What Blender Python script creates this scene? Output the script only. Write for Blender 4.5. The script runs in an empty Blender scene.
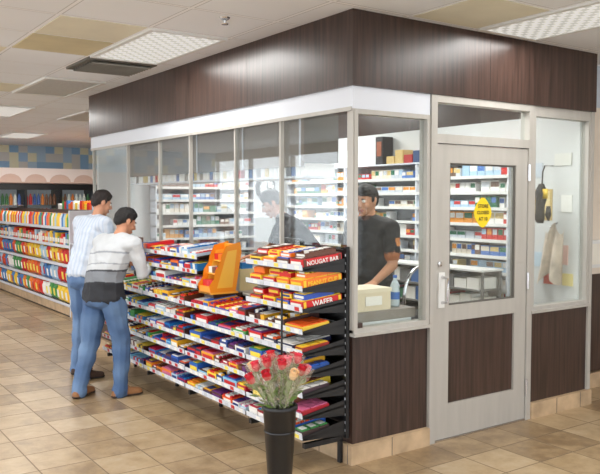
import bpy, bmesh, math, random
from mathutils import Vector, Matrix, Euler, noise
from mathutils.bvhtree import BVHTree
random.seed(7)
sc=bpy.context.scene
try: sc.view_settings.view_transform='Standard'
except Exception: pass

def L(c):
    return tuple(((v/255)/12.92 if v/255<=.04045 else ((v/255+.055)/1.055)**2.4) for v in c)

# ---------------------------------------------------------------- materials
def newmat(name):
    m=bpy.data.materials.new(name); m.use_nodes=True
    nt=m.node_tree; b=nt.nodes['Principled BSDF']
    return m,nt,b
def plain(name,c,rough=.5,metal=0,spec=None,noise_amt=0,nscale=8,bump=0,stretch=(1,1,1),emit=0):
    m,nt,b=newmat(name); c=L(c)
    b.inputs['Base Color'].default_value=(*c,1); b.inputs['Roughness'].default_value=rough; b.inputs['Metallic'].default_value=metal
    if emit:
        b.inputs['Emission Color'].default_value=(*c,1); b.inputs['Emission Strength'].default_value=emit
    tc=nt.nodes.new('ShaderNodeTexCoord'); mp=nt.nodes.new('ShaderNodeMapping'); mp.inputs['Scale'].default_value=stretch
    nt.links.new(tc.outputs['Object'],mp.inputs[0])
    n=nt.nodes.new('ShaderNodeTexNoise'); n.inputs['Scale'].default_value=nscale; n.inputs['Detail'].default_value=4
    nt.links.new(mp.outputs[0],n.inputs['Vector'])
    if noise_amt:
        r=nt.nodes.new('ShaderNodeValToRGB')
        r.color_ramp.elements[0].position=.3; r.color_ramp.elements[1].position=.7
        r.color_ramp.elements[0].color=(*[v*(1-noise_amt) for v in c],1); r.color_ramp.elements[1].color=(*[min(1,v*(1+noise_amt)) for v in c],1)
        nt.links.new(n.outputs['Fac'],r.inputs[0]); nt.links.new(r.outputs[0],b.inputs['Base Color'])
    if bump:
        bu=nt.nodes.new('ShaderNodeBump'); bu.inputs['Strength'].default_value=bump; bu.inputs['Distance'].default_value=.01
        nt.links.new(n.outputs['Fac'],bu.inputs['Height']); nt.links.new(bu.outputs[0],b.inputs['Normal'])
    return m
def attrmat(name,rough=.4,bump=0,nscale=30):
    m,nt,b=newmat(name); a=nt.nodes.new('ShaderNodeAttribute'); a.attribute_name='Col'
    nt.links.new(a.outputs['Color'],b.inputs['Base Color']); b.inputs['Roughness'].default_value=rough
    if bump:
        tc=nt.nodes.new('ShaderNodeTexCoord'); n=nt.nodes.new('ShaderNodeTexNoise'); n.inputs['Scale'].default_value=nscale
        nt.links.new(tc.outputs['Object'],n.inputs['Vector'])
        bu=nt.nodes.new('ShaderNodeBump'); bu.inputs['Strength'].default_value=bump; bu.inputs['Distance'].default_value=.01
        nt.links.new(n.outputs['Fac'],bu.inputs['Height']); nt.links.new(bu.outputs[0],b.inputs['Normal'])
    return m
def glassmat(name,tint=(1,1,1),haze=.05,base=.06,mul=.3):
    m=bpy.data.materials.new(name); m.use_nodes=True; nt=m.node_tree; nt.nodes.clear()
    o=nt.nodes.new('ShaderNodeOutputMaterial'); t=nt.nodes.new('ShaderNodeBsdfTransparent'); t.inputs[0].default_value=(*tint,1)
    g=nt.nodes.new('ShaderNodeBsdfGlossy'); g.inputs['Roughness'].default_value=.02
    d=nt.nodes.new('ShaderNodeBsdfDiffuse'); d.inputs[0].default_value=(.8,.85,.85,1)
    lw=nt.nodes.new('ShaderNodeLayerWeight'); lw.inputs['Blend'].default_value=.25
    ma=nt.nodes.new('ShaderNodeMath'); ma.operation='MULTIPLY_ADD'; ma.inputs[1].default_value=mul; ma.inputs[2].default_value=base
    nt.links.new(lw.outputs['Fresnel'],ma.inputs[0])
    m1=nt.nodes.new('ShaderNodeMixShader'); m1.inputs[0].default_value=haze
    nt.links.new(t.outputs[0],m1.inputs[1]); nt.links.new(d.outputs[0],m1.inputs[2])
    m2=nt.nodes.new('ShaderNodeMixShader'); nt.links.new(ma.outputs[0],m2.inputs[0])
    nt.links.new(m1.outputs[0],m2.inputs[1]); nt.links.new(g.outputs[0],m2.inputs[2])
    nt.links.new(m2.outputs[0],o.inputs[0]); return m

M_wood=plain('dark_wood_laminate',(62,45,39),.30,noise_amt=.5,nscale=3.0,stretch=(16,16,.7))
M_white=plain('white_paint',(225,225,222),.5)
M_alu=plain('brushed_aluminium',(180,176,169),.42,metal=.15,noise_amt=.05,nscale=20,stretch=(1,1,.1))
M_alud=plain('dark_grey_trim',(90,86,80),.5)  # dark grey for plinth joints, glazing beads, door edge strips and rack body
M_hdr=plain('header_white',(216,220,228),.35)
M_black=plain('black_metal',(22,22,24),.4)
M_pack=attrmat('printed_packaging',.35)
M_packm=attrmat('painted_attr',.6)
M_glass=glassmat('pane_glass',(.96,.98,.98),.012,.012,.2)
M_glass2=glassmat('door_glass',(.96,.98,.97),.008,.01,.2)
M_wallw=plain('interior_wall_paint',(214,216,216),.7,noise_amt=.03,nscale=2)
M_beige=plain('beige_wall_paint',(226,214,198),.7,noise_amt=.04,nscale=2)
M_stone=plain('plinth_stone_tile',(186,160,128),.45,noise_amt=.25,nscale=6,bump=.1)
M_chrome=plain('chrome',(210,210,212),.2,metal=1)
M_counter=plain('counter_laminate',(140,132,124),.35,noise_amt=.1,nscale=60)

# ---------------------------------------------------------------- mesh builder
class MB:
    def __init__(s): s.v=[];s.f=[];s.m=[];s.c=[]
    def face(s,pts,mat=0,col=(.8,.8,.8)):
        n=len(s.v); s.v+= [tuple(p) for p in pts]; s.f.append(tuple(range(n,n+len(pts)))); s.m.append(mat); s.c.append(col)
    def mesh(s,vs,fs,mat=0,col=(.8,.8,.8)):
        n=len(s.v); s.v+=[tuple(p) for p in vs]
        for f in fs: s.f.append(tuple(i+n for i in f)); s.m.append(mat); s.c.append(col)
    def box(s,c,d,R=None,mat=0,col=(.8,.8,.8)):
        c=Vector(c); vs=[]
        for x in (-.5,.5):
            for y in (-.5,.5):
                for z in (-.5,.5):
                    p=Vector((x*d[0],y*d[1],z*d[2]))
                    vs.append(c+(R@p if R else p))
        s.mesh(vs,[(0,1,3,2),(4,6,7,5),(0,4,5,1),(2,3,7,6),(0,2,6,4),(1,5,7,3)],mat,col)
    def bb(s,a,b,mat=0,col=(.8,.8,.8)):
        s.box([(a[i]+b[i])/2 for i in range(3)],[abs(b[i]-a[i]) for i in range(3)],None,mat,col)
    def lathe(s,prof,c=(0,0,0),R=None,n=12,mat=0,col=(.8,.8,.8),cap=True,wob=0):
        c=Vector(c); vs=[]; fs=[]
        for k,(r,z) in enumerate(prof):
            for i in range(n):
                a=2*math.pi*i/n; rr=r*(1+wob*math.sin(3*a+k))
                p=Vector((rr*math.cos(a),rr*math.sin(a),z)); vs.append(c+(R@p if R else p))
        for k in range(len(prof)-1):
            for i in range(n):
                j=(i+1)%n; fs.append((k*n+i,k*n+j,(k+1)*n+j,(k+1)*n+i))
        if cap: fs.append(tuple(reversed(range(n)))); fs.append(tuple((len(prof)-1)*n+i for i in range(n)))
        s.mesh(vs,fs,mat,col)
    def tube(s,pts,r,n=8,mat=0,col=(.8,.8,.8)):
        pts=[Vector(p) for p in pts]; vs=[];fs=[]
        for k,p in enumerate(pts):
            d=(pts[min(k+1,len(pts)-1)]-pts[max(k-1,0)]).normalized()
            q=d.to_track_quat('Z','Y')
            for i in range(n):
                a=2*math.pi*i/n; vs.append(p+q@Vector((r*math.cos(a),r*math.sin(a),0)))
        for k in range(len(pts)-1):
            for i in range(n):
                j=(i+1)%n; fs.append((k*n+i,k*n+j,(k+1)*n+j,(k+1)*n+i))
        fs.append(tuple(reversed(range(n)))); fs.append(tuple((len(pts)-1)*n+i for i in range(n)))
        s.mesh(vs,fs,mat,col)
    def bag(s,c,w,h,t,R,col,col2,mat=0):
        N=4; c=Vector(c)
        for side in (-1,1):
            vs=[]
            for i in range(N+1):
                for j in range(N+1):
                    u=i/N*2-1; v=j/N*2-1
                    b=(1-u*u)**.6*(1-v**4)**.7 if abs(u)<1 and abs(v)<1 else 0
                    p=Vector((u*w/2*(1-.06*(1-abs(v))),side*t/2*b,v*h/2)); vs.append(c+R@p)
            for i in range(N):
                for j in range(N):
                    q=(i*(N+1)+j,(i+1)*(N+1)+j,(i+1)*(N+1)+j+1,i*(N+1)+j+1)
                    s.mesh([vs[k] for k in q],[(0,1,2,3)],mat,col2 if (j in(1,2) and i in(1,2)) else col)
    def text(s,word,size,M,mat=0,col=(1,1,1)):
        vs,fs=textmesh(word)
        s.mesh([M@(Vector(v)*size) for v in vs],fs,mat,col)
    def obj(s,name,mats,parent=None,smooth=False,bevel=0):
        me=bpy.data.meshes.new(name); me.from_pydata(s.v,[],s.f)
        for m in mats: me.materials.append(m)
        me.polygons.foreach_set('material_index',s.m)
        if smooth: me.polygons.foreach_set('use_smooth',[True]*len(s.f))
        ca=me.color_attributes.new('Col','FLOAT_COLOR','CORNER'); arr=[]
        for f,c in zip(s.f,s.c): arr+= (list(c[:3])+[1])*len(f)
        ca.data.foreach_set('color',arr); me.update()
        o=bpy.data.objects.new(name,me); sc.collection.objects.link(o)
        if parent: o.parent=parent
        if bevel:
            b=o.modifiers.new('bevel','BEVEL'); b.width=bevel; b.segments=2; b.limit_method='ANGLE'
        return o
_tc={}
def textmesh(word):
    if word in _tc: return _tc[word]
    cu=bpy.data.curves.new('t','FONT'); cu.body=word; cu.size=1; cu.align_x='CENTER'; cu.align_y='CENTER'; cu.offset=.02; cu.resolution_u=2
    o=bpy.data.objects.new('t',cu); sc.collection.objects.link(o)
    dg=bpy.context.evaluated_depsgraph_get(); me=bpy.data.meshes.new_from_object(o.evaluated_get(dg))
    r=([tuple(v.co) for v in me.vertices],[tuple(p.vertices) for p in me.polygons])
    bpy.data.objects.remove(o); bpy.data.curves.remove(cu); bpy.data.meshes.remove(me); _tc[word]=r; return r

CEIL=2.807
def mathfn(N,K):
    def mth(op,a,bv=None,c=None):
        n=N.new('ShaderNodeMath'); n.operation=op
        for i,x in enumerate((a,bv,c)):
            if x is None: continue
            if isinstance(x,(int,float)): n.inputs[i].default_value=x
            else: K.new(x,n.inputs[i])
        return n.outputs[0]
    return mth
# ---------------------------------------------------------------- floor
def floor_mat():
    m,nt,b=newmat('floor_ceramic_tile'); N=nt.nodes; K=nt.links; mth=mathfn(N,K)
    tc=N.new('ShaderNodeTexCoord'); sep=N.new('ShaderNodeSeparateXYZ'); K.new(tc.outputs['Object'],sep.inputs[0])
    T=.33
    x=mth('DIVIDE',sep.outputs[0],T); y=mth('DIVIDE',sep.outputs[1],T)
    fx=mth('FRACT',x); fy=mth('FRACT',y)
    ex=mth('MINIMUM',fx,mth('SUBTRACT',1,fx)); ey=mth('MINIMUM',fy,mth('SUBTRACT',1,fy))
    e=mth('MINIMUM',ex,ey); grout=mth('LESS_THAN',e,.013)
    cb=N.new('ShaderNodeCombineXYZ'); K.new(mth('FLOOR',x),cb.inputs[0]); K.new(mth('FLOOR',y),cb.inputs[1])
    wn=N.new('ShaderNodeTexWhiteNoise'); K.new(cb.outputs[0],wn.inputs['Vector'])
    va=N.new('ShaderNodeVectorMath'); va.operation='MULTIPLY_ADD'; K.new(cb.outputs[0],va.inputs[0]); va.inputs[1].default_value=(7.3,3.1,5); K.new(tc.outputs['Object'],va.inputs[2])
    n1=N.new('ShaderNodeTexNoise'); n1.inputs['Scale'].default_value=6; n1.inputs['Detail'].default_value=8; n1.inputs['Roughness'].default_value=.7; K.new(va.outputs[0],n1.inputs['Vector'])
    mix=mth('ADD',mth('MULTIPLY',wn.outputs['Value'],.28),mth('MULTIPLY',n1.outputs['Fac'],.8))
    r=N.new('ShaderNodeValToRGB'); cr=r.color_ramp
    cols=[(.25,(112,90,66)),(.4,(142,118,88)),(.52,(166,141,107)),(.64,(182,158,124)),(.82,(196,178,150))]
    while len(cr.elements)<len(cols): cr.elements.new(.5)
    for el,(p,c) in zip(cr.elements,cols): el.position=p; el.color=(*L(c),1)
    K.new(mix,r.inputs[0])
    mx=N.new('ShaderNodeMix'); mx.data_type='RGBA'; K.new(grout,mx.inputs[0]); K.new(r.outputs[0],mx.inputs[6]); mx.inputs[7].default_value=(*L((130,112,90)),1)
    K.new(mx.outputs[2],b.inputs['Base Color'])
    K.new(mth('MULTIPLY_ADD',grout,.4,mth('MULTIPLY_ADD',n1.outputs['Fac'],.25,.2)),b.inputs['Roughness'])
    bu=N.new('ShaderNodeBump'); bu.inputs['Strength'].default_value=.25; bu.inputs['Distance'].default_value=.004
    K.new(mth('SUBTRACT',n1.outputs['Fac'],grout),bu.inputs['Height']); K.new(bu.outputs[0],b.inputs['Normal'])
    return m
f=MB(); f.bb((-6,-7,-.1),(6,13.2,0)); f.obj('floor',[floor_mat()])
g=MB(); g.bb((-60,-60,-.3),(60,60,-.12)); g.obj('ground_outside',[plain('pavement',(204,206,206),.8,noise_amt=.1)])

# ---------------------------------------------------------------- ceiling
GX,GY,TX,TY=-.83,1.14,.61,1.22
def ceil_mat():
    m,nt,b=newmat('ceiling_acoustic_tile'); N=nt.nodes; K=nt.links; mth=mathfn(N,K)
    tc=N.new('ShaderNodeTexCoord'); sep=N.new('ShaderNodeSeparateXYZ'); K.new(tc.outputs['Object'],sep.inputs[0])
    x=mth('DIVIDE',mth('SUBTRACT',sep.outputs[0],GX),TX); y=mth('DIVIDE',mth('SUBTRACT',sep.outputs[1],GY),TX)
    fx=mth('FRACT',x); fy=mth('FRACT',y)
    e=mth('MINIMUM',mth('MINIMUM',fx,mth('SUBTRACT',1,fx)),mth('MINIMUM',fy,mth('SUBTRACT',1,fy)))
    bar=mth('LESS_THAN',e,.02); edge=mth('LESS_THAN',e,.03)
    n1=N.new('ShaderNodeTexNoise'); n1.inputs['Scale'].default_value=90; K.new(tc.outputs['Object'],n1.inputs['Vector'])
    n2=N.new('ShaderNodeTexNoise'); n2.inputs['Scale'].default_value=.6; K.new(tc.outputs['Object'],n2.inputs['Vector'])
    r=N.new('ShaderNodeValToRGB'); r.color_ramp.elements[0].position=.3;r.color_ramp.elements[1].position=.55
    r.color_ramp.elements[0].color=(*L((232,234,238)),1); r.color_ramp.elements[1].color=(*L((240,243,248)),1); K.new(n2.outputs['Fac'],r.inputs[0])
    a=N.new('ShaderNodeMix'); a.data_type='RGBA'; K.new(edge,a.inputs[0]); K.new(r.outputs[0],a.inputs[6]); a.inputs[7].default_value=(*L((190,192,194)),1)
    c=N.new('ShaderNodeMix'); c.data_type='RGBA'; K.new(bar,c.inputs[0]); K.new(a.outputs[2],c.inputs[6]); c.inputs[7].default_value=(*L((246,247,250)),1)
    K.new(c.outputs[2],b.inputs['Base Color']); b.inputs['Roughness'].default_value=.85
    bu=N.new('ShaderNodeBump'); bu.inputs['Strength'].default_value=.3; bu.inputs['Distance'].default_value=.003
    K.new(n1.outputs['Fac'],bu.inputs['Height']); K.new(bu.outputs[0],b.inputs['Normal'])
    return m
f=MB(); f.bb((-6,-7,CEIL),(6,13.2,CEIL+.1)); f.obj('ceiling',[ceil_mat()])
M_st1=plain('stained_tile_dark',(206,194,158),.85,noise_amt=.1,nscale=3)
M_st2=plain('stained_tile_light',(226,221,200),.85,noise_amt=.06,nscale=3)
def ctile(i,j,mat,name='stained_ceiling_tile'):
    x=GX+i*TX; y=GY+j*TX
    b=MB(); b.bb((x+.015,y+.015,CEIL-.004),(x+TX-.015,y+TX-.015,CEIL+.002)); b.obj(name,[mat])
ctile(-1,1,M_st1); ctile(-1,0,M_st2); ctile(-2,2,M_st2); ctile(2,-3,M_st2); ctile(-1,5,M_st2)
def prism():
    m,nt,b=newmat('prismatic_lens'); N=nt.nodes;K=nt.links
    tc=N.new('ShaderNodeTexCoord'); w=N.new('ShaderNodeTexChecker'); w.inputs['Scale'].default_value=20
    w.inputs[1].default_value=(1,.98,.93,1); w.inputs[2].default_value=(.5,.51,.48,1)
    K.new(tc.outputs['Object'],w.inputs[0]); K.new(w.outputs[0],b.inputs['Emission Color']); b.inputs['Emission Strength'].default_value=.6
    b.inputs['Base Color'].default_value=(.45,.45,.43,1); return m
M_prism=prism()
M_off=plain('unlit_lens',(190,192,188),.4,noise_amt=.1,nscale=30)
def troffer(i,j,lit=True):
    x=GX+i*TX; y=GY+j*TX
    b=MB(); z=CEIL
    x0,x1,y0,y1=x+.01,x+TX-.01,y+.01,y+TY-.01
    for a,c in (((x0,y0,z-.016),(x1,y0+.035,z+.01)),((x0,y1-.035,z-.016),(x1,y1,z+.01)),((x0,y0+.035,z-.016),(x0+.035,y1-.035,z+.01)),((x1-.035,y0+.035,z-.016),(x1,y1-.035,z+.01))): b.bb(a,c,1)
    b.bb((x0+.035,y0+.035,z-.01),(x1-.035,y1-.035,z),0)
    b.obj('ceiling_light',[M_prism if lit else M_off,M_white])
for (i,j,l) in ((0,0,1),(0,4,0),(0,8,1),(0,12,1),(0,16,1),(3,-4,1),(-3,0,1),(-3,4,1),(-3,8,1),(-3,-4,1),(0,-6,1),(2,8,0),(2,14,1),(3,1,1),(-6,0,1)):
    troffer(i,j,l)
b=MB(); x=GX; y=GY+2*TX
b.bb((x+.01,y+.01,CEIL-.02),(x+TX-.01,y+TX-.01,CEIL-.001),1)
for k in range(9): b.box((x+TX/2,y+.07+k*.058,CEIL-.03),(TX-.1,.04,.006),Matrix.Rotation(.6,3,'X'),0)
b.obj('air_vent',[plain('vent_grille',(150,146,136),.5),plain('vent_frame',(96,92,84),.6)])
b=MB(); b.lathe([(.035,0),(.03,-.01),(.012,-.02),(.01,-.035),(.025,-.04),(.022,-.045)],(-.55,.62,CEIL)); b.obj('fire_sprinkler',[M_chrome])

# ---------------------------------------------------------------- walls
def tileband_mat():
    m,nt,b=newmat('back_wall_tile'); N=nt.nodes;K=nt.links
    tc=N.new('ShaderNodeTexCoord'); sep=N.new('ShaderNodeSeparateXYZ'); K.new(tc.outputs['Object'],sep.inputs[0])
    sc_=N.new('ShaderNodeVectorMath'); sc_.operation='SCALE'; sc_.inputs['Scale'].default_value=1/.19; K.new(tc.outputs['Object'],sc_.inputs[0])
    fl=N.new('ShaderNodeVectorMath'); fl.operation='FLOOR'; K.new(sc_.outputs[0],fl.inputs[0])
    wn=N.new('ShaderNodeTexWhiteNoise'); K.new(fl.outputs[0],wn.inputs['Vector'])
    r=N.new('ShaderNodeValToRGB'); r.color_ramp.interpolation='CONSTANT'; cr=r.color_ramp
    cols=[(0,(150,186,216)),(.25,(184,206,222)),(.5,(238,230,198)),(.7,(218,212,204)),(.85,(166,194,220))]
    while len(cr.elements)<len(cols): cr.elements.new(.5)
    for el,(p,c) in zip(cr.elements,cols): el.position=p; el.color=(*L(c),1)
    K.new(wn.outputs['Value'],r.inputs[0])
    gt=N.new('ShaderNodeMath'); gt.operation='GREATER_THAN'; gt.inputs[1].default_value=2.28; K.new(sep.outputs[2],gt.inputs[0])
    mx=N.new('ShaderNodeMix'); mx.data_type='RGBA'; K.new(gt.outputs[0],mx.inputs[0]); mx.inputs[6].default_value=(*L((226,200,186)),1); K.new(r.outputs[0],mx.inputs[7])
    K.new(mx.outputs[2],b.inputs['Base Color']); b.inputs['Roughness'].default_value=.5; return m
b=MB(); b.bb((-6,13,0),(6,13.2,CEIL)); b.obj('wall_back',[tileband_mat()])
b=MB()
for k in range(11):
    x0=.2+k*.5; pts=[]
    for i in range(9):
        a=math.pi*i/8; pts.append((x0+.25-.22*math.cos(a),12.15,2.02+.16*math.sin(a)))
    b.face([(x0,12.15,2.3),(x0,12.15,2.02)]+pts+[(x0+.5,12.15,2.02),(x0+.5,12.15,2.3)],0)
b.bb((.2,12.16,2.0),(5.9,12.2,2.3),1)
b.obj('trim_1',[plain('valance_pink',(240,224,216),.6),plain('valance_back',(216,184,168),.6)])
def storefront(name,axis,pos,a0,a1):
    b=MB(); t=.06
    def seg(p,q,z0,z1,m,tt=t):
        if axis=='x': b.bb((pos-tt,p,z0),(pos+tt,q,z1),m)
        else: b.bb((p,pos-tt,z0),(q,pos+tt,z1),m)
    seg(a0,a1,0,.25,0); seg(a0,a1,2.6,CEIL,0)
    n=int((a1-a0)/1.6)
    for k in range(n+1):
        p=a0+(a1-a0)*k/n; seg(max(a0,p-.04),min(a1,p+.04),.25,2.6,1,.04)
    b.obj(name,[M_beige,M_alu])
storefront('wall_left','x',-6.06,-7,13); storefront('wall_front','y',-7.06,-6,6)
b=MB(); b.bb((2.5,.3,1.0),(6,.45,2.45),0); b.bb((2.5,.3,2.45),(6,.45,CEIL),3); b.bb((2.5,.3,.14),(6,.45,1.0),1); b.bb((2.5,.27,0),(6,.3,.13),2)
b.obj('wall_right',[M_beige,M_wood,M_stone,plain('upper_wall_blue',(190,200,210),.6)])
b=MB(); b.bb((6,-7,0),(6.15,.45,CEIL)); b.obj('wall_side',[M_beige])
b=MB(); b.bb((2.72,.262,1.06),(3.1,.3,1.3),0); b.bb((2.75,.255,1.09),(3.07,.262,1.27),1); b.obj('wall_notice',[M_white,plain('notice_paper',(236,232,220),.7)])
b=MB(); b.bb((6,.45,0),(6.15,13,CEIL)); b.obj('wall_far_right',[M_beige])

# ---------------------------------------------------------------- booth shell
W,D=2.42,4.66; FZ=2.347; HZ=2.21
b=MB()
b.bb((-.03,-.03,FZ),(W+.03,.05,CEIL-.002)); b.bb((-.03,.05,FZ),(.05,D,CEIL-.002)); b.bb((W-.05,.05,FZ),(W+.03,D,CEIL-.002)); b.bb((.05,D-.08,FZ),(W-.05,D,CEIL-.002))
for y in (1.22,2.44,3.66): b.bb((-.031,y-.001,FZ),(-.029,y+.001,CEIL-.002),1)
b.bb((1.2,-.031,FZ),(1.202,-.029,CEIL-.002),1)
b.obj('trim_2',[M_wood,M_black])
b=MB()
b.bb((-.012,-.012,HZ),(.05,D,FZ)); b.bb((.05,-.012,HZ),(.64,.05,FZ),0)
b.bb((-.018,0,HZ-.012),(-.005,D,HZ+.012),1)
b.obj('trim_3',[M_hdr,M_alu])
b=MB(); b.bb((0,0,.12),(.08,D,.88)); b.obj('wall_booth_front',[M_wood])
b=MB(); b.bb((.08,0,.12),(.64,.08,.80)); b.bb((1.70,0,.12),(W,.08,.80)); b.obj('wall_booth_side',[M_wood])
b=MB(); b.bb((W-.06,.05,0),(W,D,FZ)); b.obj('wall_booth_back',[M_wallw])
b=MB(); b.bb((.05,D-.06,0),(W-.06,D,FZ)); b.obj('wall_booth_end',[M_wallw])
b=MB(); b.bb((-.035,-.035,0),(.64,.0,.12)); b.bb((-.035,0,0),(0,D,.12)); b.bb((1.70,-.035,0),(W+.03,0,.12)); b.bb((W,0,0),(W+.03,.3,.12))
for x in (.3,2.0,2.3): b.bb((x,-.037,0),(x+.004,-.034,.12),1)
for k in range(15): b.bb((-.037,.3*k,0),(-.034,.3*k+.004,.12),1)
b.obj('baseboard_booth',[M_stone,M_alud])
def window(name,x0,x1,z0,z1,sill=True):
    b=MB(); w=.028
    b.bb((x0,-.014,z0),(x0+w,.06,z1),0); b.bb((x1-w,-.014,z0),(x1,.06,z1),0)
    b.bb((x0+w,-.014,z1-w),(x1-w,.06,z1),0); b.bb((x0+w,-.014,z0),(x1-w,.06,z0+w),0)
    b.bb((x0+w,.02,z0+w),(x1-w,.026,z1-w),1)
    if sill: b.bb((x0-.01,-.035,z0-.02),(x1,.07,z0),0)
    b.obj(name,[M_alu,M_glass2])
window('window_1',.0,.643,.82,HZ-.001); window('window_2',1.702,W-.012,.82,2.30)
b=MB(); b.bb((W-.01,-.018,.12),(W+.03,.05,FZ)); b.obj('trim_4',[M_alu])
b=MB(); b.bb((1.702,-.01,2.301),(W-.012,.06,FZ)); b.obj('trim_5',[M_alu])
b=MB(); ys=[0.02,.82,1.46,2.24,2.87,3.64,4.64]
for k in range(6):
    y0,y1=ys[k]+.012,ys[k+1]-.012
    z0=1.25 if k in (1,) else .93
    xo=.012 if k%2 else .03
    b.bb((xo,y0,z0),(xo+.008,y1,HZ),1)
    b.bb((xo-.001,y0-.004,z0),(xo+.009,y0,HZ),2); b.bb((xo-.001,y0,z0-.004),(xo+.009,y1,z0),2)
    b.bb((.0,ys[k+1]-.009,.93),(.03,ys[k+1]+.009,HZ),0)
b.bb((-.008,-.008,.84),(.03,.022,HZ),0)
b.bb((.0,.03,.9),(.05,D-.07,.93),0)
b.obj('window_3',[M_alu,M_glass,plain('glass_edge',(170,200,196),.15)])

# ---------------------------------------------------------------- door
b=MB(); x0,x1=.645,1.70
y0,y1=-.022,.06
jw=.055
b.bb((x0,y0,0),(x0+jw,y1,2.346)); b.bb((x1-jw,y0,0),(x1,y1,2.346)); b.bb((x0+jw,y0,2.30),(x1-jw,y1,2.346)); b.bb((x0+jw,y0,2.03),(x1-jw,y1,2.09))
b.bb((x0+jw,.02,2.09),(x1-jw,.028,2.30),1)
dx0,dx1=x0+jw+.006,x1-jw-.006; ly0,ly1=-.012,.035
st=.125
b.bb((dx0,ly0,.014),(dx0+st,ly1,2.022)); b.bb((dx1-st,ly0,.014),(dx1,ly1,2.022))
b.bb((dx0+st,ly0,1.90),(dx1-st,ly1,2.022)); b.bb((dx0+st,ly0,.82),(dx1-st,ly1,.93)); b.bb((dx0+st,ly0,.014),(dx1-st,ly1,.25))
b.bb((dx0+st,.005,.25),(dx1-st,.02,.82),2)
b.bb((dx0+st,.01,.93),(dx1-st,.017,1.90),1)
for (a,c) in (((dx0+st,-.005,.94),(dx0+st+.012,.0095,1.888)),((dx1-st-.012,-.005,.94),(dx1-st,.0095,1.888)),((dx0+st,-.005,1.888),(dx1-st,.0095,1.90)),((dx0+st,-.005,.93),(dx1-st,.0095,.942))): b.bb(a,c,3)
b.bb((x0+jw,.036,.0),(dx0,.05,2.03),3); b.bb((dx1,.036,.0),(x1-jw,.05,2.03),3)
b.bb((dx0+.02,-.022,.92),(dx0+.075,ly0,1.16),4)
b.tube([(dx0+.05,-.02,1.13),(dx0+.05,-.075,1.12),(dx0+.05,-.08,1.05),(dx0+.05,-.075,.965),(dx0+.05,-.02,.955)],.011,8,5)
b.lathe([(.018,0),(.018,.012),(.008,.014)],(dx0+.03,-.012,1.22),Matrix.Rotation(math.pi/2,3,'X'),12,5)
for z in (.25,1.05,1.85): b.tube([(x1-jw,-.026,z-.06),(x1-jw,-.026,z+.06)],.009,8,5)
b.bb((x0+jw,-.02,0),(x1-jw,.07,.012),5)
b.obj('door_1',[M_alu,M_glass2,M_wood,M_alud,M_white,M_chrome])
b=MB(); cx=1.18;cz=1.56
pts=[]
for i in range(24):
    a=2*math.pi*i/24; pts.append((cx+.085*math.cos(a)*(1+.06*math.cos(4*a)),.004,cz+.10*math.sin(a)*(1+.06*math.cos(4*a))))
b.face(pts,0,L((238,206,30))); b.face([(p[0],.006,p[2]) for p in reversed(pts)],0,L((238,206,30)))
RX=Matrix.Rotation(math.pi/2,4,'X')
b.text('STORE',.036,Matrix.Translation((cx,.001,cz+.045))@RX,0,L((30,30,30)))
b.text('CLOSED',.034,Matrix.Translation((cx,.001,cz-.0))@RX,0,L((30,30,30)))
b.text('AT 10',.036,Matrix.Translation((cx,.001,cz-.045))@RX,0,L((30,30,30)))
b.obj('door_sign',[M_packm])

# ---------------------------------------------------------------- candy rack
PAL=[(206,28,34),(230,90,24),(240,180,40),(50,100,190),(30,120,190),(110,60,40),(236,232,224),(60,140,70),(186,24,60),(110,50,120),(248,216,70),(40,46,80),(214,110,150),(240,140,40),(180,210,230),(80,44,36),(30,60,130)]
PAL=[L(c) for c in PAL]; WHT=L((240,238,232)); 
def pick(ws=None):
    return random.choice(PAL) if not ws else L(random.choice(ws))
rack=MB()
ta=math.radians(6); ca,sa=math.cos(ta),math.sin(ta)
dF=Vector((-ca,0,-sa)); nU=Vector((-sa,0,ca)); RS=Matrix(((ca,0,-sa),(0,1,0),(sa,0,ca)))
def shelf(y0,y1,z,depth=.33,xb=-.03,endplate=False):
    P=Vector((xb,(y0+y1)/2,z))
    rack.box(P+dF*depth/2-nU*.006,(depth,y1-y0,.012),RS,0)
    rack.box(P+dF*(depth+.004)+nU*.010,(.006,y1-y0,.032),RS,2)
    y=y0+.05
    while y<y1-.06:
        rack.box(P+dF*(depth+.008)+nU*.010+Vector((0,y-(y0+y1)/2,0)),(.002,.045,.024),RS,1,random.choice([WHT,WHT,L((240,220,90)),L((200,40,40)),L((200,205,210))]))
        y+=random.uniform(.07,.13)
    for y in (y0+.002,y1-.002):
        a=P+Vector((0,y-(y0+y1)/2,0))
        hh=.03 if endplate else .02
        for s in (-.002,.002):
            rack.face([a+Vector((0,s,hh)),a+Vector((0,s,-.07)),a+dF*depth*.96+nU*-.014+Vector((0,s,0)),a+dF*depth+nU*.012+Vector((0,s,0))],0)
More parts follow.
